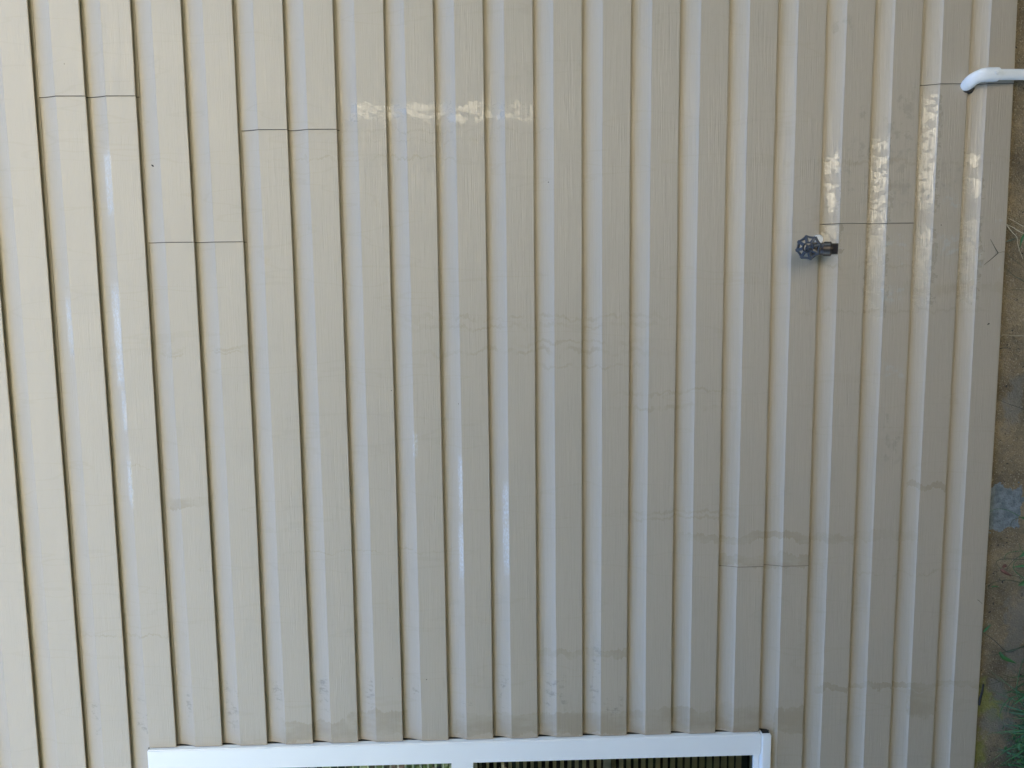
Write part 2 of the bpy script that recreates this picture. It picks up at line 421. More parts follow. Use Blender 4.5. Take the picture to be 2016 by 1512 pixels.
SEAMS = {9: [0.4723], 8: [0.1401], 7: [0.3958], 6: [2.1, -1.9], 5: [1.6, -2.1], 4: [2.4, -1.7], 3: [1.9], 2: [-0.6752], 1: [0.1713], 0: [0.4939],
         10: [1.3, -1.6], 11: [2.0, -0.9], 12: [0.2], 13: [-1.2, 1.7], 14: [0.9, -2.2], 15: [-0.3]}
for row in range(ROWS):
    cuts = sorted(SEAMS.get(row, []))
    ends = [X_LEFT] + cuts + [X_RIGHT]
    zl, zh = Z_FIRST + row * 2 * PITCH, Z_FIRST + (row + 1) * 2 * PITCH
    for a, b in zip(ends[:-1], ends[1:]):
        lap = a != X_LEFT
        b2 = b + (0.026 if b != X_RIGHT else 0)
        spans = [(a, b2, lap)]
        if zh > WZ0 and zl < WZ1:           # the window interrupts the boards
            spans = []
            if a < WX0: spans.append((a, min(b2, WX0), lap))
            if b2 > WX1: spans.append((max(a, WX1), b2, lap and a >= WX1))
        for (u, v, l) in spans:
            if v - u < 0.05: continue
            mb = panel(row, u, v, False, l)
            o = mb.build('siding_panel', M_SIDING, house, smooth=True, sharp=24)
            if mb.edge_faces:
                o.data.materials.append(M_EDGE)
                for f in o.data.polygons[-mb.edge_faces:]: f.material_index = 1
# boards that the window only partly cuts: pieces above and below the opening come from clipping full-width ones
def clipped(row, keep_above):
    mb = panel(row, WX0, WX1, False, False)
    me = bpy.data.meshes.new('siding_panel'); me.from_pydata(mb.v, [], mb.f)
    bm = bmesh.new(); bm.from_mesh(me)
    z = WZ1 if keep_above else WZ0
    bmesh.ops.bisect_plane(bm, geom=bm.verts[:] + bm.edges[:] + bm.faces[:], plane_co=(0, 0, z), plane_no=(0, 0, 1 if not keep_above else -1), clear_outer=True)
    bmesh.ops.recalc_face_normals(bm, faces=bm.faces)
    for f in bm.faces: f.smooth = True
    for e in bm.edges:
        if len(e.link_faces) == 2 and e.calc_face_angle(0) > R_(24): e.smooth = False
    bm.to_mesh(me); bm.free()
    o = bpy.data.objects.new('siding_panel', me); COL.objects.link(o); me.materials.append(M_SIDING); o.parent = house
clipped(int(WZ1 / (2 * PITCH)), True)
clipped(int(WZ0 / (2 * PITCH)), False)

# sheathing behind the boards (with the window opening), foundation, the dark room behind the window
mb = MB()
for x0, x1, z0, z1 in ((X_LEFT, WX0 + .02, 0.002, 3.7), (WX1 - .02, X_RIGHT, 0.002, 3.7), (WX0 + .02, WX1 - .02, 0.002, WZ0 + .02), (WX0 + .02, WX1 - .02, WZ1 - .02, 3.7)):
    mb.box(x0, x1, 0.002, 0.09, z0, z1)
mb.build('sheathing', M_SHEATH, house)
mb = MB()
mb.box(X_LEFT, X_RIGHT, 3.0, 3.1, -0.02, 3.7); mb.box(X_LEFT, X_LEFT + .1, 0.1, 3.0, -0.02, 3.7); mb.box(X_RIGHT - .1, X_RIGHT, 0.1, 3.0, -0.02, 3.7)
mb.box(X_LEFT, X_RIGHT, 0.0, 3.1, 3.7, 3.8); mb.box(X_LEFT + .1, X_RIGHT - .1, 0.1, 3.0, -0.02, 0.02)
mb.build('room_shell', M_ROOM, house)
mb = MB(); rows = [[(x, -0.06, 3.66), (x, 2.0, 5.4), (x, 4.3, 3.66)] for x in (X_LEFT - .3, X_RIGHT + .3)]
mb.grid(rows); mb.grid([[(x, -0.06, 3.62), (x, 0.0, 3.66)] for x in (X_LEFT - .3, X_RIGHT + .3)]); mb.grid([[(x, -0.061, 3.66), (x, -0.061, 3.60)] for x in (X_LEFT - .3, X_RIGHT + .3)])
M_UNSEEN_SHINGLE = plain('unseen brown roof shingles', (0.10, 0.08, 0.065), 0.9, var=0.3, sc=25, bump=0.5)
mb.build('roof', M_UNSEEN_SHINGLE, house)  # unseen roof, its ridge added to keep the yard in shadow
mb = MB(); rows = []
for k in range(9):
    z = 0.012 - 0.20 * k / 8
    rows.append([(X_LEFT + (X_RIGHT - X_LEFT) * i / 160, -0.0025 + 0.007 * noise.noise((i * 0.13, k * 0.5, 3.3)) * 0.5 + 0.004 * noise.noise((i * 0.7, k * 1.9, 8.1)), z) for i in range(161)])
mb.grid(rows)
mb.build('foundation', M_CONC, house, smooth=True)

# ------------------------------------------------------------------ window (a part of the house) and its pieces
FY = -0.026
win = MB()
# side rails, head; each casing a mitred board
def casing(mb, x0, x1, z0, z1, y=FY, yb=-0.001): mb.box(x0, x1, y, yb, z0, z1)
win = MB(); casing(win, -1.1745, -1.1180, 0.5700, 2.1257)
window = win.build('window', M_VINYL, house, bevel=0.0025)
fr = MB(); fr.box(-2.70, -1.1745, FY, -0.001, 2.046, 2.1257); fr.box(-2.76, -2.702, FY, -0.001, 0.57, 2.1257)
fr.build('window_frame', M_VINYL, window, bevel=0.0025)
bd = MB(); bd.box(-1.1177, -1.1165, -0.0080, -0.001, 0.5690, 2.1300)  # black strip stands in for the shade in the gap beside the casing
bd.build('window_gap_shade', M_BLACK, window)
sl = MB(); sl.box(-2.78, -1.1168, FY - 0.006, -0.001, 0.5455, 0.5688)
sl.build('window_sill', M_VINYL, window, bevel=0.002)
cp = MB(); cp.box(-1.1166, -1.1152, FY + 0.004, -0.002, 0.548, 0.566)
cp.build('sill_end_cap', M_BLACK, window)
def sash(z0, z1, y):
    f = MB()
    rail = 0.030
    f.box(-2.70, -1.1768, y, y + .03, z0, z0 + .014); f.box(-2.70, -1.1768, y, y + .03, z1 - .056, z1)
    o = f.build('sash', M_VINYL, window, bevel=0.0015)
    return o
sash(0.5695, 1.3649, -0.012)
us = MB(); us.box(-2.70, -1.1768, 0.0, 0.03, 1.985, 2.046); us.box(-2.70, -1.1768, 0.004, 0.03, 1.30, 1.355)
us.build('sash', M_VINYL, window, bevel=0.0015)
b1 = MB(); b1.box(-2.70, -1.1768, 0.002, 0.010, 1.7128, 1.7297); b1.build('grid_bar', M_BAR, window)
b2 = MB(); b2.box(-2.70, -1.1768, 0.002, 0.010, 0.9525, 0.9723); b2.build('grid_bar', M_BAR, window)
b3 = MB(); b3.box(-1.945, -1.93, 0.0025, 0.0095, 0.58, 2.0); b3.build('grid_bar', M_BAR, window)
p1 = MB(); p1.face([(-2.70, -0.001, 1.36), (-1.1755, -0.001, 1.36), (-1.1755, -0.001, 1.99), (-2.70, -0.001, 1.99)]); p1.build('pane', M_GLASS, window)
p2 = MB(); p2.face([(-2.70, -0.003, 0.583), (-1.1755, -0.003, 0.583), (-1.1755, -0.003, 1.31), (-2.70, -0.003, 1.31)]); p2.build('pane', M_GLASS, window)

# blind hanging inside
blind = empty('window_blind', (-1.9, 0.05, 2.0), 'olive horizontal slatted blind hanging behind the window glass', 'blind')
base = None
zz = 0.60
while zz < 2.02:
    if base is None:
        f = MB(); rows = []
        for i in range(5):
            s = (i / 4.0 - 0.5)
            rows.append([(x, 0.055 + s * 0.022, zz + s * 0.008 + 0.0012 * (1 - 4 * s * s)) for x in (-2.70, -1.155)])
        f.grid(rows); base = f.build('slat', M_BLIND, blind, smooth=True)
    else:
        o = base.copy(); COL.objects.link(o); o.parent = blind
        o.matrix_parent_inverse = base.matrix_parent_inverse.copy()
        o.location = (random.uniform(-.002, .002), 0, zz - 0.60)
        o.rotation_euler.x = 0
    zz += 0.0198
f = MB(); f.box(-2.70, -1.155, 0.042, 0.068, 2.022, 2.05); f.build('head_rail', M_BLIND, blind)

# ------------------------------------------------------------------ water pipe
pipe = empty('drain_pipe', (0.49, -0.02, 0.12), 'white plastic drain pipe with curved elbow leaving the siding near the foundation', 'pipe')
A = Vector((0.4905, -0.004, 0.1185)); 
path = []
C0 = Vector((0.4905, -0.030, 0.1185))
for i in range(9):
    a = R_(90 * i / 8)
    path.append(Vector((0.4905 + 0.0150 * math.sin(a) , -0.022 - 0.024 * math.sin(a), 0.1185 - 0.030 * (1 - math.cos(a)))))
pts = [A] + path + [Vector((0.5055, -0.0465, 0.0700)), Vector((0.5055, -0.0466, 0.0655))]
e = MB(); e.tube(pts, [0.0138] * 2 + [0.0146] * 5 + [0.0154] * 2 + [0.0158] * (len(pts) - 10) + [0.0156], 20)
elbow = e.build('elbow', M_PVC, pipe, smooth=True)
e = MB(); e.lathe((0.5055, -0.0625, 0.0770), (0, -1, 0), [(-0.002, 0.0040), (0.0016, 0.0040), (0.0020, 0.0032), (0.0012, 0.0024), (0.0012, 0.0004)], 14)
e.build('mould_mark', M_PVC, elbow, smooth=True)
e = MB(); e.tube([(0.5055, -0.0466, 0.069), (0.5053, -0.0466, -0.02), (0.5051, -0.0467, -0.10), (0.5049, -0.047, -0.20)], 0.0120, 20)
e.build('pipe', M_PVC, pipe, smooth=True)
e = MB(); rows = []
for k in range(3):
    rows.append([(0.4875 + (0.0185 - k * 0.002) * (1 + 0.18 * math.sin(j * 2.1)) * math.cos(2 * math.pi * j / 16), -0.0138 - k * 0.0022 + 0.006 * (1 if math.sin(2 * math.pi * j / 16) > 0.3 else 0), 0.1172 + (0.0185 - k * 0.002) * (1 + 0.2 * math.sin(j * 1.3)) * math.sin(2 * math.pi * j / 16)) for j in range(16)])
e.grid(rows, close_v=True); e.face(rows[-1])
e.build('gap_shade', M_BLACK, pipe, smooth=True)  # black ring stands in for the shadow around the pipe hole

# ------------------------------------------------------------------ garden tap
tap = empty('garden_tap', (0.108, -0.01, 0.465), 'black garden tap with round spoked handwheel on a white stub in the siding', 'tap')
B = Vector((0.1080, -0.060, 0.4865))                      # centre of the valve body
nrm = Vector((0.0, -math.cos(R_(34)), math.sin(R_(34)))).normalized()
e = MB(); e.tube([(0.1335, -0.004, 0.4630), (0.1335, -0.024, 0.4630)], 0.0108, 18)
e.build('pipe_stub', M_PVC, tap, smooth=True)
e = MB(); e.tube([(0.1105, -0.006, 0.479), (0.109, -0.03, 0.481), B + Vector((0, 0.012, 0))], [0.0125, 0.0125, 0.0135], 18)
e.lathe(B, -nrm, [(-0.022, 0.0), (-0.022, 0.011), (-0.014, 0.0125), (-0.008, 0.0155), (0.004, 0.0165), (0.012, 0.0145), (0.016, 0.008), (0.017, 0.0)], 20)
body = e.build('valve_body', M_TAP, tap, smooth=True)
out = Vector((-0.02, -0.42, -0.90)).normalized()
O0 = B + Vector((0, -0.002, -0.006))
e = MB(); e.lathe(O0, out, [(0.0, 0.0), (0.0, 0.0135), (0.012, 0.0150), (0.0125, 0.0168), (0.028, 0.0168), (0.0292, 0.0158), (0.0300, 0.0128), (0.0315, 0.0126),
    (0.0325, 0.0134), (0.0340, 0.0126), (0.0350, 0.0134), (0.0365, 0.0126), (0.0375, 0.0134), (0.0390, 0.0126), (0.0400, 0.0134), (0.0415, 0.0126), (0.0425, 0.0130), (0.0440, 0.0120), (0.0440, 0.0092), (0.036, 0.0090), (0.036, 0.0)], 24)
e.build('spout', M_TAP, tap, smooth=True)
# packing nut and stem
e = MB(); e.lathe(B, nrm, [(0.016, 0.0), (0.016, 0.0125), (0.026, 0.0125), (0.0275, 0.0105), (0.029, 0.005), (0.070, 0.0045), (0.070, 0.0)], 6)
e.build('packing_nut', M_TAP, tap)
# handwheel: rim with eight points, inner ring, hub, spokes
W = B + nrm * 0.074
ux = Vector((1, 0, 0)); ux = (ux - nrm * ux.dot(nrm)).normalized(); uy = nrm.cross(ux)
def wp(r, a, h=0.0): return W + ux * (r * math.cos(a)) + uy * (r * math.sin(a)) + nrm * h
def rim_r(a):
    k = abs(math.sin(4 * (a - 0.20)))          # 0 on the points, 1 between them
    return 0.0284 - 0.0038 * k ** 0.75
wheel = MB(); rows = []
for i in range(96):
    a = 2 * math.pi * i / 96; r = rim_r(a)
    rows.append([wp(r + dr, a, h) for dr, h in ((-0.0041, 0.0002), (-0.0033, 0.0019), (-0.0002, 0.0019), (0.0006, 0.0002), (0.0010, -0.0075), (-0.0002, -0.0090), (-0.0040, -0.0085))])
wheel.grid(rows, close_u=True, close_v=True)
handwheel = wheel.build('handwheel', M_WHEEL, tap, smooth=True)
mb = MB(); rows = []
for i in range(40):
    a = 2 * math.pi * i / 40
    rows.append([wp(0.0115 + dr, a, h) for dr, h in ((-0.0018, 0.0035), (-0.0009, 0.0047), (0.0006, 0.0047), (0.0014, 0.0035), (0.0014, -0.003), (-0.0018, -0.003))])
mb.grid(rows, close_u=True, close_v=True)
mb.build('inner_ring', M_WHEEL, handwheel, smooth=True)
for i in range(8):
    a = 0.20 + math.pi * i / 4
    mb = MB()
    rows = []
    for s in range(6):
        t_ = s / 5.0; r = 0.0112 + (0.0280 - 0.0112) * t_
        wd = 0.0038 - 0.0006 * t_; h = 0.0038 - 0.0024 * t_
        tv = (ux * -math.sin(a) + uy * math.cos(a))
        rows.append([wp(r, a, h - 0.0008) + tv * wd, wp(r, a, h) + tv * wd * .4, wp(r, a, h) - tv * wd * .4, wp(r, a, h - 0.0008) - tv * wd, wp(r, a, h - 0.005) - tv * wd * .6, wp(r, a, h - 0.005) + tv * wd * .6])
    mb.grid(rows, close_v=True); mb.face(rows[-1]); mb.face(rows[0])
    mb.build('spoke', M_WHEEL, handwheel, smooth=True)
for i in range(3):
    a = 0.5 + 2 * math.pi * i / 3
    mb = MB(); mb.tube([wp(0.003, a, 0.0025), wp(0.0112, a, 0.0022)], 0.0022, 8)
    mb.build('hub_arm', M_WHEEL, handwheel, smooth=True)
mb = MB(); mb.lathe(W, nrm, [(-0.008, 0.0), (-0.008, 0.0045), (0.004, 0.0048), (0.0052, 0.0044), (0.0056, 0.0032), (0.0036, 0.0026), (0.0036, 0.0)], 18)
mb.build('hub', M_WHEEL, handwheel, smooth=True)

# ------------------------------------------------------------------ weeds along the foundation
def blade(mb, pts, w, n=9, droop=None):
    """a flat tapering leaf along a smooth path"""
    P_ = [Vector(p) for p in pts]; out_ = []
    m_ = len(P_) - 1
    for i in range(n + 1):
        s = i / n * m_; k = min(int(s), m_ - 1); f = s - k
        p0 = P_[max(k - 1, 0)]; p1 = P_[k]; p2 = P_[k + 1]; p3 = P_[min(k + 2, m_)]
        out_.append(0.5 * ((2 * p1) + (p2 - p0) * f + (2 * p0 - 5 * p1 + 4 * p2 - p3) * f * f + (3 * p1 - p0 - 3 * p2 + p3) * f ** 3))
    rows = []
    for i, p in enumerate(out_):
        d = (out_[min(i + 1, n)] - out_[max(i - 1, 0)]).normalized()
        s = d.cross(Vector((0.2, -1, 0.3))).normalized(); u = s.cross(d)
        t_ = i / n; ww = w * (0.35 + 0.65 * math.sin(math.pi * min(1, t_ * 0.9 + 0.1)) ) * (1 - t_ ** 4)
        rows.append([p + s * ww + u * ww * .35, p, p - s * ww + u * ww * .35])
    mb.grid(rows)
def stem(mb, pts, r=0.0008, n=12, tip=0.45):
    P_ = [Vector(p) for p in pts]; out_ = []; m_ = len(P_) - 1
    for i in range(n + 1):
        s = i / n * m_; k = min(int(s), m_ - 1); f = s - k
        p0 = P_[max(k - 1, 0)]; p1 = P_[k]; p2 = P_[k + 1]; p3 = P_[min(k + 2, m_)]
        out_.append(0.5 * ((2 * p1) + (p2 - p0) * f + (2 * p0 - 5 * p1 + 4 * p2 - p3) * f * f + (3 * p1 - p0 - 3 * p2 + p3) * f ** 3))
    mb.tube(out_, [r * (1 - (1 - tip) * i / n) for i in range(n + 1)], 5)

def plant(name, loc, label, cat, items, group=None):
    root = empty(name, loc, label, cat, group)
    for nm, mat, fn, pts, w in items:
        mb = MB(); fn(mb, pts, w); mb.build(nm, mat, root, smooth=True)
    return root

straw = plant('dry_grass', (0.1299, -0.03, -0.0506), 'dry straw coloured grass stalks leaning on the foundation below the tap', 'grass', [
    ('stalk', M_STRAW, stem, [(0.1458, -0.04, -0.0548), (0.1613, -0.03, -0.0262), (0.1705, -0.022, -0.0163), (0.1813, -0.012, -0.0025)], 0.0009),
    ('stalk', M_STRAW, stem, [(0.1291, -0.04, -0.0559), (0.1457, -0.03, -0.0247), (0.1575, -0.02, -0.0123), (0.1668, -0.012, 0.0003)], 0.0012),
    ('stalk', M_STRAW, stem, [(0.1668, -0.012, 0.0003), (0.1477, -0.022, -0.0078), (0.1338, -0.03, -0.0155), (0.1121, -0.03, -0.0206), (0.0814, -0.04, -0.0268)], 0.0010),
    ('stalk', M_STEM, stem, [(0.0026, -0.04, -0.058), (0.0091, -0.03, -0.0247), (0.0081, -0.02, -0.0128)], 0.0006)])
crab = plant('crabgrass', (0.045, -0.04, -0.049), 'green crabgrass with forked seed head touching the lowest board', 'weed', [
    ('stem', M_STEM, stem, [(0.0206, -0.05, -0.0559), (0.0609, -0.04, -0.0306), (0.0857, -0.03, -0.0036), (0.0991, -0.03, 0.0109), (0.097, -0.028, 0.0268)], 0.0007),
    ('seed_head', M_DSTEM, stem, [(0.097, -0.028, 0.0268), (0.1116, -0.026, 0.0351), (0.1299, -0.025, 0.0455)], 0.0011),
    ('seed_head', M_DSTEM, stem, [(0.097, -0.028, 0.0268), (0.0839, -0.026, 0.0396), (0.0696, -0.025, 0.0569)], 0.0010),
    ('stem', M_STEM, stem, [(0.0085, -0.05, -0.0567), (0.0334, -0.03, -0.0306), (0.0423, -0.02, -0.0207), (0.061, -0.012, -0.0049)], 0.0012),
    ('leaf', M_STEM, blade, [(0.1244, -0.012, 0.0027), (0.1274, -0.02, -0.0079), (0.135, -0.03, -0.018)], 0.0016),
    ('leaf', M_LEAF, blade, [(0.1522, -0.05, -0.041), (0.1342, -0.04, -0.0234), (0.1058, -0.035, -0.0213)], 0.003)])
s3 = plant('weed_stalk', (-0.292, -0.03, -0.0782), 'single thin bare stalk slanting across the foundation between tap and grey patch', 'weed', [
    ('stem', M_DSTEM, stem, [(-0.2966, -0.05, -0.0831), (-0.2842, -0.03, -0.0598), (-0.2712, -0.02, -0.0263), (-0.2581, -0.01, 0.001)], 0.0010)])
s4 = plant('weed_stalk', (-0.1018, -0.03, -0.0657), 'pale bent dry stalk poking from under the lowest board', 'weed', [
    ('stem', M_STRAW, stem, [(-0.099, -0.04, -0.071), (-0.1032, -0.02, -0.0324), (-0.1006, -0.016, -0.0071), (-0.1095, -0.01, -0.0015)], 0.0007),
    ('stem', M_DSTEM, stem, [(-0.1359, -0.008, -0.0019), (-0.1333, -0.012, -0.0143), (-0.1345, -0.016, -0.027)], 0.0012)])
w5 = plant('weed', (-0.5792, -0.05, -0.0891), 'thin green weed stems arching over the blue grey patch', 'weed', [
    ('stem', M_LEAF, stem, [(-0.5633, -0.06, -0.0872), (-0.5532, -0.04, -0.0623), (-0.5387, -0.03, -0.0361), (-0.5357, -0.025, -0.0121), (-0.547, -0.012, 0.0007)], 0.0009),
    ('stem', M_STEM, stem, [(-0.544, -0.06, -0.086), (-0.5545, -0.04, -0.0598), (-0.565, -0.03, -0.0494), (-0.5793, -0.03, -0.0451), (-0.5898, -0.03, -0.0509)], 0.0008),
    ('leaf', M_LEAF, blade, [(-0.5731, -0.07, -0.087), (-0.5583, -0.05, -0.0736), (-0.5516, -0.045, -0.0562)], 0.0040)])
w6 = plant('weed', (-0.6704, -0.05, -0.0951), 'looping weed with drooping stems and a curled reddish dead leaf', 'weed', [
    ('stem', M_LEAF, stem, [(-0.6357, -0.06, -0.092), (-0.6405, -0.04, -0.0614), (-0.6487, -0.03, -0.0429), (-0.6591, -0.03, -0.0344), (-0.667, -0.03, -0.0375)], 0.0008),
    ('stem', M_STEM, stem, [(-0.6577, -0.06, -0.0935), (-0.6613, -0.04, -0.0563), (-0.6642, -0.03, -0.0269), (-0.6705, -0.03, -0.0143), (-0.6825, -0.03, -0.0189), (-0.692, -0.03, -0.0286)], 0.0010),
    ('stem', M_STEM, stem, [(-0.6279, -0.06, -0.0915), (-0.6575, -0.04, -0.0599), (-0.6792, -0.03, -0.0487), (-0.6922, -0.03, -0.0417)], 0.0010),
    ('dead_leaf', M_DEAD, blade, [(-0.6906, -0.03, -0.0259), (-0.6986, -0.034, -0.0367), (-0.7085, -0.03, -0.0583)], 0.0042),
    ('dead_leaf', M_DEAD, blade, [(-0.6845, -0.036, -0.0267), (-0.6788, -0.034, -0.0342), (-0.6857, -0.03, -0.0439)], 0.0036),
    ('stem', M_STEM, stem, [(-0.7071, -0.03, -0.0569), (-0.7076, -0.04, -0.067), (-0.7188, -0.06, -0.0846)], 0.0008),
    ('stem', M_LEAF, stem, [(-0.7188, -0.06, -0.0846), (-0.6929, -0.04, -0.057), (-0.673, -0.04, -0.0518), (-0.6627, -0.04, -0.0602)], 0.0012),
    ('leaf', M_LEAF, blade, [(-0.6737, -0.07, -0.0937), (-0.6752, -0.05, -0.0734), (-0.6822, -0.04, -0.0472)], 0.0036),
    ('leaf', M_LEAF, blade, [(-0.6181, -0.07, -0.09), (-0.6413, -0.05, -0.0738), (-0.6557, -0.045, -0.0602)], 0.0050),
    ('stem', M_LEAF, stem, [(-0.6601, -0.06, -0.0808), (-0.6371, -0.05, -0.0633), (-0.6208, -0.04, -0.0615)], 0.0008)])
w7 = plant('weed', (-0.7229, -0.05, -0.0985), 'low weed with one arching stem and broad dark leaf beneath the dead leaf', 'weed', [
    ('stem', M_STEM, stem, [(-0.7257, -0.06, -0.098), (-0.7208, -0.04, -0.0652), (-0.7187, -0.03, -0.0407), (-0.7287, -0.02, -0.0179), (-0.7421, -0.012, -0.0043)], 0.0012),
    ('stem', M_STEM, stem, [(-0.7345, -0.015, -0.0124), (-0.7417, -0.02, -0.0029), (-0.7446, -0.02, -0.0123), (-0.7367, -0.02, -0.0197)], 0.0009),
    ('leaf', M_LEAF, blade, [(-0.7392, -0.02, -0.012), (-0.7365, -0.024, -0.0197), (-0.7399, -0.026, -0.029)], 0.0016),
    ('leaf', M_LEAF, blade, [(-0.7024, -0.07, -0.102), (-0.7173, -0.05, -0.0813), (-0.728, -0.045, -0.0622)], 0.0085),
    ('stem', M_DSTEM, stem, [(-0.7741, -0.018, 0.0201), (-0.7796, -0.018, 0.0132), (-0.786, -0.016, 0.0063)], 0.0006)])
w8 = plant('weed', (-0.8958, -0.05, -0.1033), 'tall dark weed with bent forked stem and long drooping leaf', 'weed', [
    ('stem', M_DSTEM, stem, [(-0.8673, -0.06, -0.1138), (-0.8884, -0.05, -0.0767), (-0.9071, -0.035, -0.0542), (-0.8828, -0.025, -0.0278), (-0.8618, -0.016, -0.0007)], 0.0014),
    ('leaf', M_LEAF, blade, [(-0.8605, -0.016, -0.0007), (-0.848, -0.02, -0.0079), (-0.837, -0.024, -0.0152)], 0.0028),
    ('stem', M_STEM, stem, [(-0.8753, -0.06, -0.1144), (-0.8994, -0.04, -0.0582), (-0.9157, -0.03, -0.0291), (-0.9251, -0.012, -0.0057)], 0.0010),
    ('stem', M_STEM, stem, [(-0.9058, -0.035, -0.0554), (-0.8922, -0.05, -0.0665), (-0.8708, -0.06, -0.0946)], 0.0022),
    ('leaf', M_LEAF, blade, [(-0.9091, -0.03, -0.0366), (-0.9199, -0.036, -0.0424), (-0.9278, -0.04, -0.0599), (-0.9338, -0.045, -0.0739)], 0.0050)])
w9 = plant('crabgrass', (-0.9834, -0.05, -0.1025), 'crabgrass with several thin forked seed heads above the green algae stain', 'weed', [
    ('stem', M_STEM, stem, [(-0.9583, -0.06, -0.1133), (-0.9838, -0.04, -0.074), (-0.9882, -0.03, -0.0414)], 0.0007),
    ('seed_head', M_STEM, stem, [(-0.9882, -0.03, -0.0414), (-0.9793, -0.028, -0.0263), (-0.9703, -0.026, -0.0098)], 0.0009),
    ('seed_head', M_STEM, stem, [(-0.9882, -0.03, -0.0414), (-0.9943, -0.028, -0.0259), (-1, -0.026, -0.0103)], 0.0007),
    ('seed_head', M_STEM, stem, [(-1.006, -0.03, -0.0478), (-0.9884, -0.03, -0.048), (-0.9676, -0.03, -0.0388)], 0.0010),
    ('stem', M_STEM, stem, [(-0.9746, -0.03, -0.0432), (-0.986, -0.035, -0.0564), (-0.9825, -0.04, -0.0765)], 0.0008),
    ('stem', M_STEM, stem, [(-0.9706, -0.03, -0.0496), (-0.9739, -0.035, -0.0636), (-0.9775, -0.045, -0.0859)], 0.0008),
    ('stem', M_LEAF, stem, [(-1.074, -0.07, -0.1073), (-1.017, -0.05, -0.077), (-0.9854, -0.045, -0.0772), (-0.9222, -0.05, -0.0841), (-0.8975, -0.06, -0.0963)], 0.0014),
    ('leaf', M_LEAF, blade, [(-1, -0.07, -0.1089), (-1.023, -0.045, -0.0677), (-1.056, -0.04, -0.044), (-1.101, -0.04, -0.0388)], 0.0015),
    ('leaf', M_STEM, blade, [(-1.027, -0.045, -0.0627), (-1.049, -0.04, -0.0595), (-1.074, -0.04, -0.0571)], 0.0015),
    ('leaf', M_STEM, blade, [(-1.03, -0.045, -0.0734), (-1.056, -0.04, -0.0679), (-1.079, -0.04, -0.0641)], 0.0015),
    ('leaf', M_LEAF, blade, [(-0.9877, -0.08, -0.1009), (-1.014, -0.06, -0.0843), (-1.041, -0.05, -0.0667)], 0.004)])

# a dark twig lodged under the board, and specks that sit on the boards
tw = MB(); tw.tube([(-0.9983, -0.022, -0.0048), (-1.018, -0.024, -0.002), (-1.037, -0.022, 0.001), (-1.056, -0.02, 0.0012)], [0.0022, 0.0026, 0.0032, 0.0026], 7)
twig = tw.build('twig', M_TWIG, None, smooth=True); tag(twig, 'short black rotten twig lodged under the lowest board above the algae', 'twig')
def speck(x, z, y, r, ang, label):
    mb = MB(); d = Vector((math.cos(ang), 0, math.sin(ang)))
    c = Vector((x, y, z))
    mb.tube([c - d * r * 1.6, c - d * r, c, c + d * r, c + d * r * 1.5], [r * .2, r * .7, r * .8, r * .6, r * .15], 8)
    o = mb.build('insect', M_BUG, None, smooth=True); tag(o, label, 'insect', 'tiny black insects on the wall'); return o
for px, lab, r, an in (((0.3165, -0.0075, 2.032), 'tiny black insect on an upper board beside the leftmost long seam', 0.0022, 0.9), ((-0.0741, -0.015, 0.0318), 'tiny black insect on the lowest board below the tap', 0.0019, 2.2),
                       ((0.1653, -0.015, 0.1618), 'black dot of an insect between the tap spout and the lowest boards', 0.0011, 0.2)):
    speck(px[0], px[2], px[1], r, an, lab)

# ------------------------------------------------------------------ grass at the foot of the wall (far corner of the view) and the lawn in front of it
def grass_patch(name, n, xr, yr, hr, wr, seed, label, mat):
    rnd = random.Random(seed); mb = MB()
    for _ in range(n):
        x = rnd.uniform(*xr); y = rnd.uniform(*yr); h = rnd.uniform(*hr); a = rnd.uniform(0, 6.28); b = rnd.uniform(.2, .9) * h
        w = rnd.uniform(*wr)
        p0 = Vector((x, y, GZ)); p1 = p0 + Vector((math.cos(a) * b * .35, math.sin(a) * b * .35, h * .65)); p2 = p0 + Vector((math.cos(a) * b, math.sin(a) * b, h))
        if p2.y > -0.012: p2.y = -0.012 - rnd.random() * .01
        if p1.y > -0.012: p1.y = -0.014
        s = Vector((-math.sin(a), math.cos(a), 0)) * w
        mb.grid([[p0 - s, p0 + s], [p1 - s * .8, p1 + s * .8], [p2 - s * .1, p2 + s * .1]])
    o = mb.build(name, mat, None); tag(o, label, None, None, 'stuff'); return o
grass_patch('grass', 900, (-1.9, -0.95), (-0.20, -0.02), (0.05, 0.12), (0.001, 0.0028), 3, 'dense green grass growing against the foundation at the window end', M_GRASS)
grass_patch('grass', 420, (-0.95, 0.9), (-0.22, -0.04), (0.02, 0.07), (0.0008, 0.002), 4, 'sparse short grass along the foundation below the tap', M_GRASS)
grass_patch('grass', 9000, (-3.0, 3.0), (-4.0, -0.22), (0.02, 0.06), (0.0015, 0.003), 5, 'thin grass of the open lawn in front of the wall', M_GRASS)
grass_patch('grass', 700, (-1.75, -1.02), (-0.26, -0.07), (0.09, 0.165), (0.001, 0.003), 8, 'tall dark grass leaning on the foundation under the window end', M_LEAF)
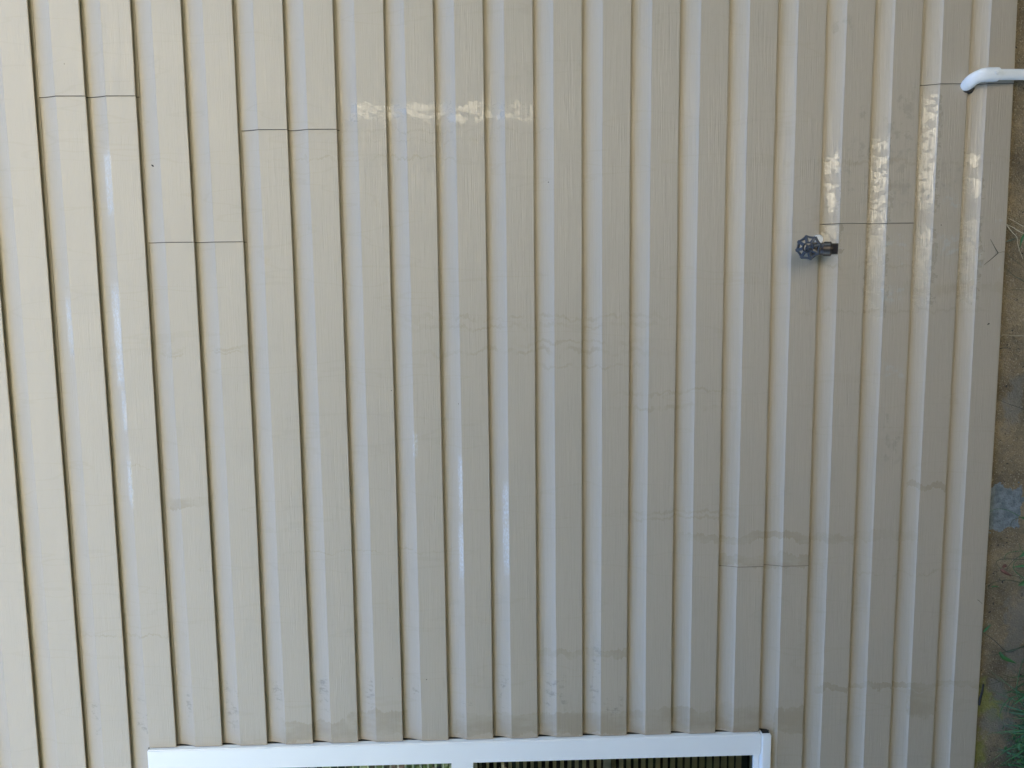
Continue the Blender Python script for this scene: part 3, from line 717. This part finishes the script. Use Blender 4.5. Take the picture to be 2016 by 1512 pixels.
# leafy clump in the corner
rnd = random.Random(21)
clump = empty('leafy_weed', (-1.157, -0.09, -0.0919), 'bright green small leaved weed clump in the corner under the window', 'weed')
leaf0 = None
for i in range(60):
    c = Vector((-1.148, -0.07, -0.0767)) + Vector((rnd.gauss(0, .030), rnd.gauss(0, .018), rnd.gauss(-.008, .016)))
    if c.y > -.015: c.y = -.02
    if leaf0 is None:
        mb = MB(); blade(mb, [(0, 0, 0), (0.006, -0.001, 0.001), (0.013, 0, -0.001)], 0.0042, 5); leaf0 = mb.build('leaf', M_LEAF, clump, smooth=True); o = leaf0
        o.matrix_parent_inverse = Matrix.Identity(4)
    else:
        o = leaf0.copy(); COL.objects.link(o); o.parent = clump; o.matrix_parent_inverse = Matrix.Identity(4)
    o.location = c - Vector(clump.location)
    o.rotation_euler = (rnd.uniform(-1, 1), rnd.uniform(-1, 1), rnd.uniform(0, 6.28)); s = rnd.uniform(.6, 1.3); o.scale = (s, s, s)

# ------------------------------------------------------------------ opposite the wall: trees mirrored in the window; leafy screen and house added for light
def leaf_cloud(mb, rnd, n, fn, size):
    for _ in range(n):
        c = fn(rnd); 
        if c is None: continue
        d = Vector((rnd.gauss(0, 1), rnd.gauss(0, 1), rnd.gauss(0, 1))).normalized(); e_ = d.orthogonal().normalized()
        e_ = Matrix.Rotation(rnd.uniform(0, 6.28), 3, d) @ e_; f_ = d.cross(e_); s = size * rnd.uniform(.6, 1.4)
        mb.face([c - e_ * s, c + f_ * s * .5, c + e_ * s, c - f_ * s * .5])

rnd = random.Random(5)
def added_hedge_pt(r):
    x = r.uniform(-8, 8); top = 2.82 - 0.62 * min(1, max(0, (-0.5 - x) / 1.6)) + 0.15 * min(1, max(0, (x - 0.1) / 1.0)) + 0.55 * noise.noise((x * 0.9, 1.7, 0)) + 0.3 * noise.noise((x * 2.9, 4.2, 0))
    z = GZ + r.random() ** 0.9 * top
    if 0.12 < z < 2.36 + 0.1 * noise.noise((x * 4, 2, 2)) and 0.38 + 0.10 * noise.noise((z * 2.1, 0, 5)) < x < 1.34 + 0.08 * noise.noise((z * 2.1, 4, 5)): return None
    return Vector((x, -2.85 + max(-.5, min(.5, r.gauss(0, .2))) * (1.15 - 0.5 * z / top), z))
mb = MB(); leaf_cloud(mb, rnd, 85000, added_hedge_pt, 0.05)  # unseen leafy screen, its height and gap shaped to grade light on the wall
hd = mb.build('added_hedge', M_ADDED_HEDGE); tag(hd, 'unseen dense green leafy screen with a narrow gap, added to shade the lower wall', 'added_hedge')

def tree(x, y, h, r, n, seed, label):
    rnd_ = random.Random(seed)
    root = empty('tree', (x, y, GZ), label, 'tree', 'trees across the lawn')
    mb = MB(); mb.tube([(x, y, GZ), (x + .05, y, GZ + h * .3), (x - .05, y + .1, GZ + h * .6), (x, y, GZ + h * .9)], [.14, .11, .07, .02], 9)
    for k in range(7):
        a = k * 2.4; z = GZ + h * (.35 + .07 * k)
        mb.tube([(x, y, z), (x + math.cos(a) * r * .4, y + math.sin(a) * r * .4, z + .35), (x + math.cos(a) * r * .8, y + math.sin(a) * r * .8, z + .6)], [.045, .03, .01], 6)
    mb.build('trunk', M_BARK, root, smooth=True)
    cl = [Vector((rnd_.gauss(0, .42) * r, rnd_.gauss(0, .42) * r, GZ + h * rnd_.uniform(.42, .98))) for _ in range(26)]
    def fn(q):
        c = q.choice(cl); return Vector((x, y, 0)) + c + Vector((q.gauss(0, .2), q.gauss(0, .2), q.gauss(0, .16))) * r
    mb = MB(); leaf_cloud(mb, rnd_, n, fn, 0.085)
    mb.build('crown', M_TREE, root)
for i, (x, y, h, r, lab) in enumerate((
        (-11, -9.0, 6.0, 2.6, 'round crowned tree at the left end of the row across the lawn'),
        (-7.5, -10.0, 6.8, 2.7, 'tallest tree in the row across the lawn'),
        (-5.0, -6.6, 4.6, 1.8, 'full leaved tree next to the cream house across the lawn'),
        (11.0, -9.5, 6.2, 2.5, 'full leaved tree at the right end of the row across the lawn'))):
    tree(x, y, h, r, 3800, i + 1, lab)

# unseen sunlit house, added to glint in the wet boards and warm the upper wall
nb = empty('added_house', (3.0, -10.0, GZ), 'unseen sunlit cream house with grey gable roof, added to light the wall', 'house')
M_CREAM = plain('added house cream painted boards', (0.82, 0.73, 0.56), 0.6, var=0.04, sc=4)
M_ADDED_ROOF = plain('added house grey shingles', (0.09, 0.088, 0.085), 0.9, var=0.3, sc=25, bump=0.5)
mb = MB()
for k in range(38):
    z = GZ + 0.18 * k
    mb.face([(-2.4, -8.000, z), (7.6, -8.000, z), (7.6, -8.012, z), (-2.4, -8.012, z)])
    mb.face([(-2.4, -8.000, z), (-2.4, -8.012, z + .18), (7.6, -8.012, z + .18), (7.6, -8.000, z)])
mb.box(-2.4, 7.6, -12.0, -8.02, GZ, GZ + 6.84)
mb.build('added_house_wall', M_CREAM, nb)
mb = MB(); mb.grid([[(x, -7.6, 6.55), (x, -10.0, 8.2), (x, -12.4, 6.55)] for x in (-2.7, 7.9)])
mb.build('roof', M_ADDED_ROOF, nb)  # roof of the unseen added house
for x in (4.6, 6.0):
    mb = MB(); mb.box(x, x + .9, -8.0, -7.96, 0.9, 2.2); f = mb.build('window', M_VINYL, nb)  # window of the unseen added house
    mb = MB(); mb.box(x + .08, x + .82, -7.98, -7.955, 0.98, 2.12); mb.build('pane', M_SHEATH, f)
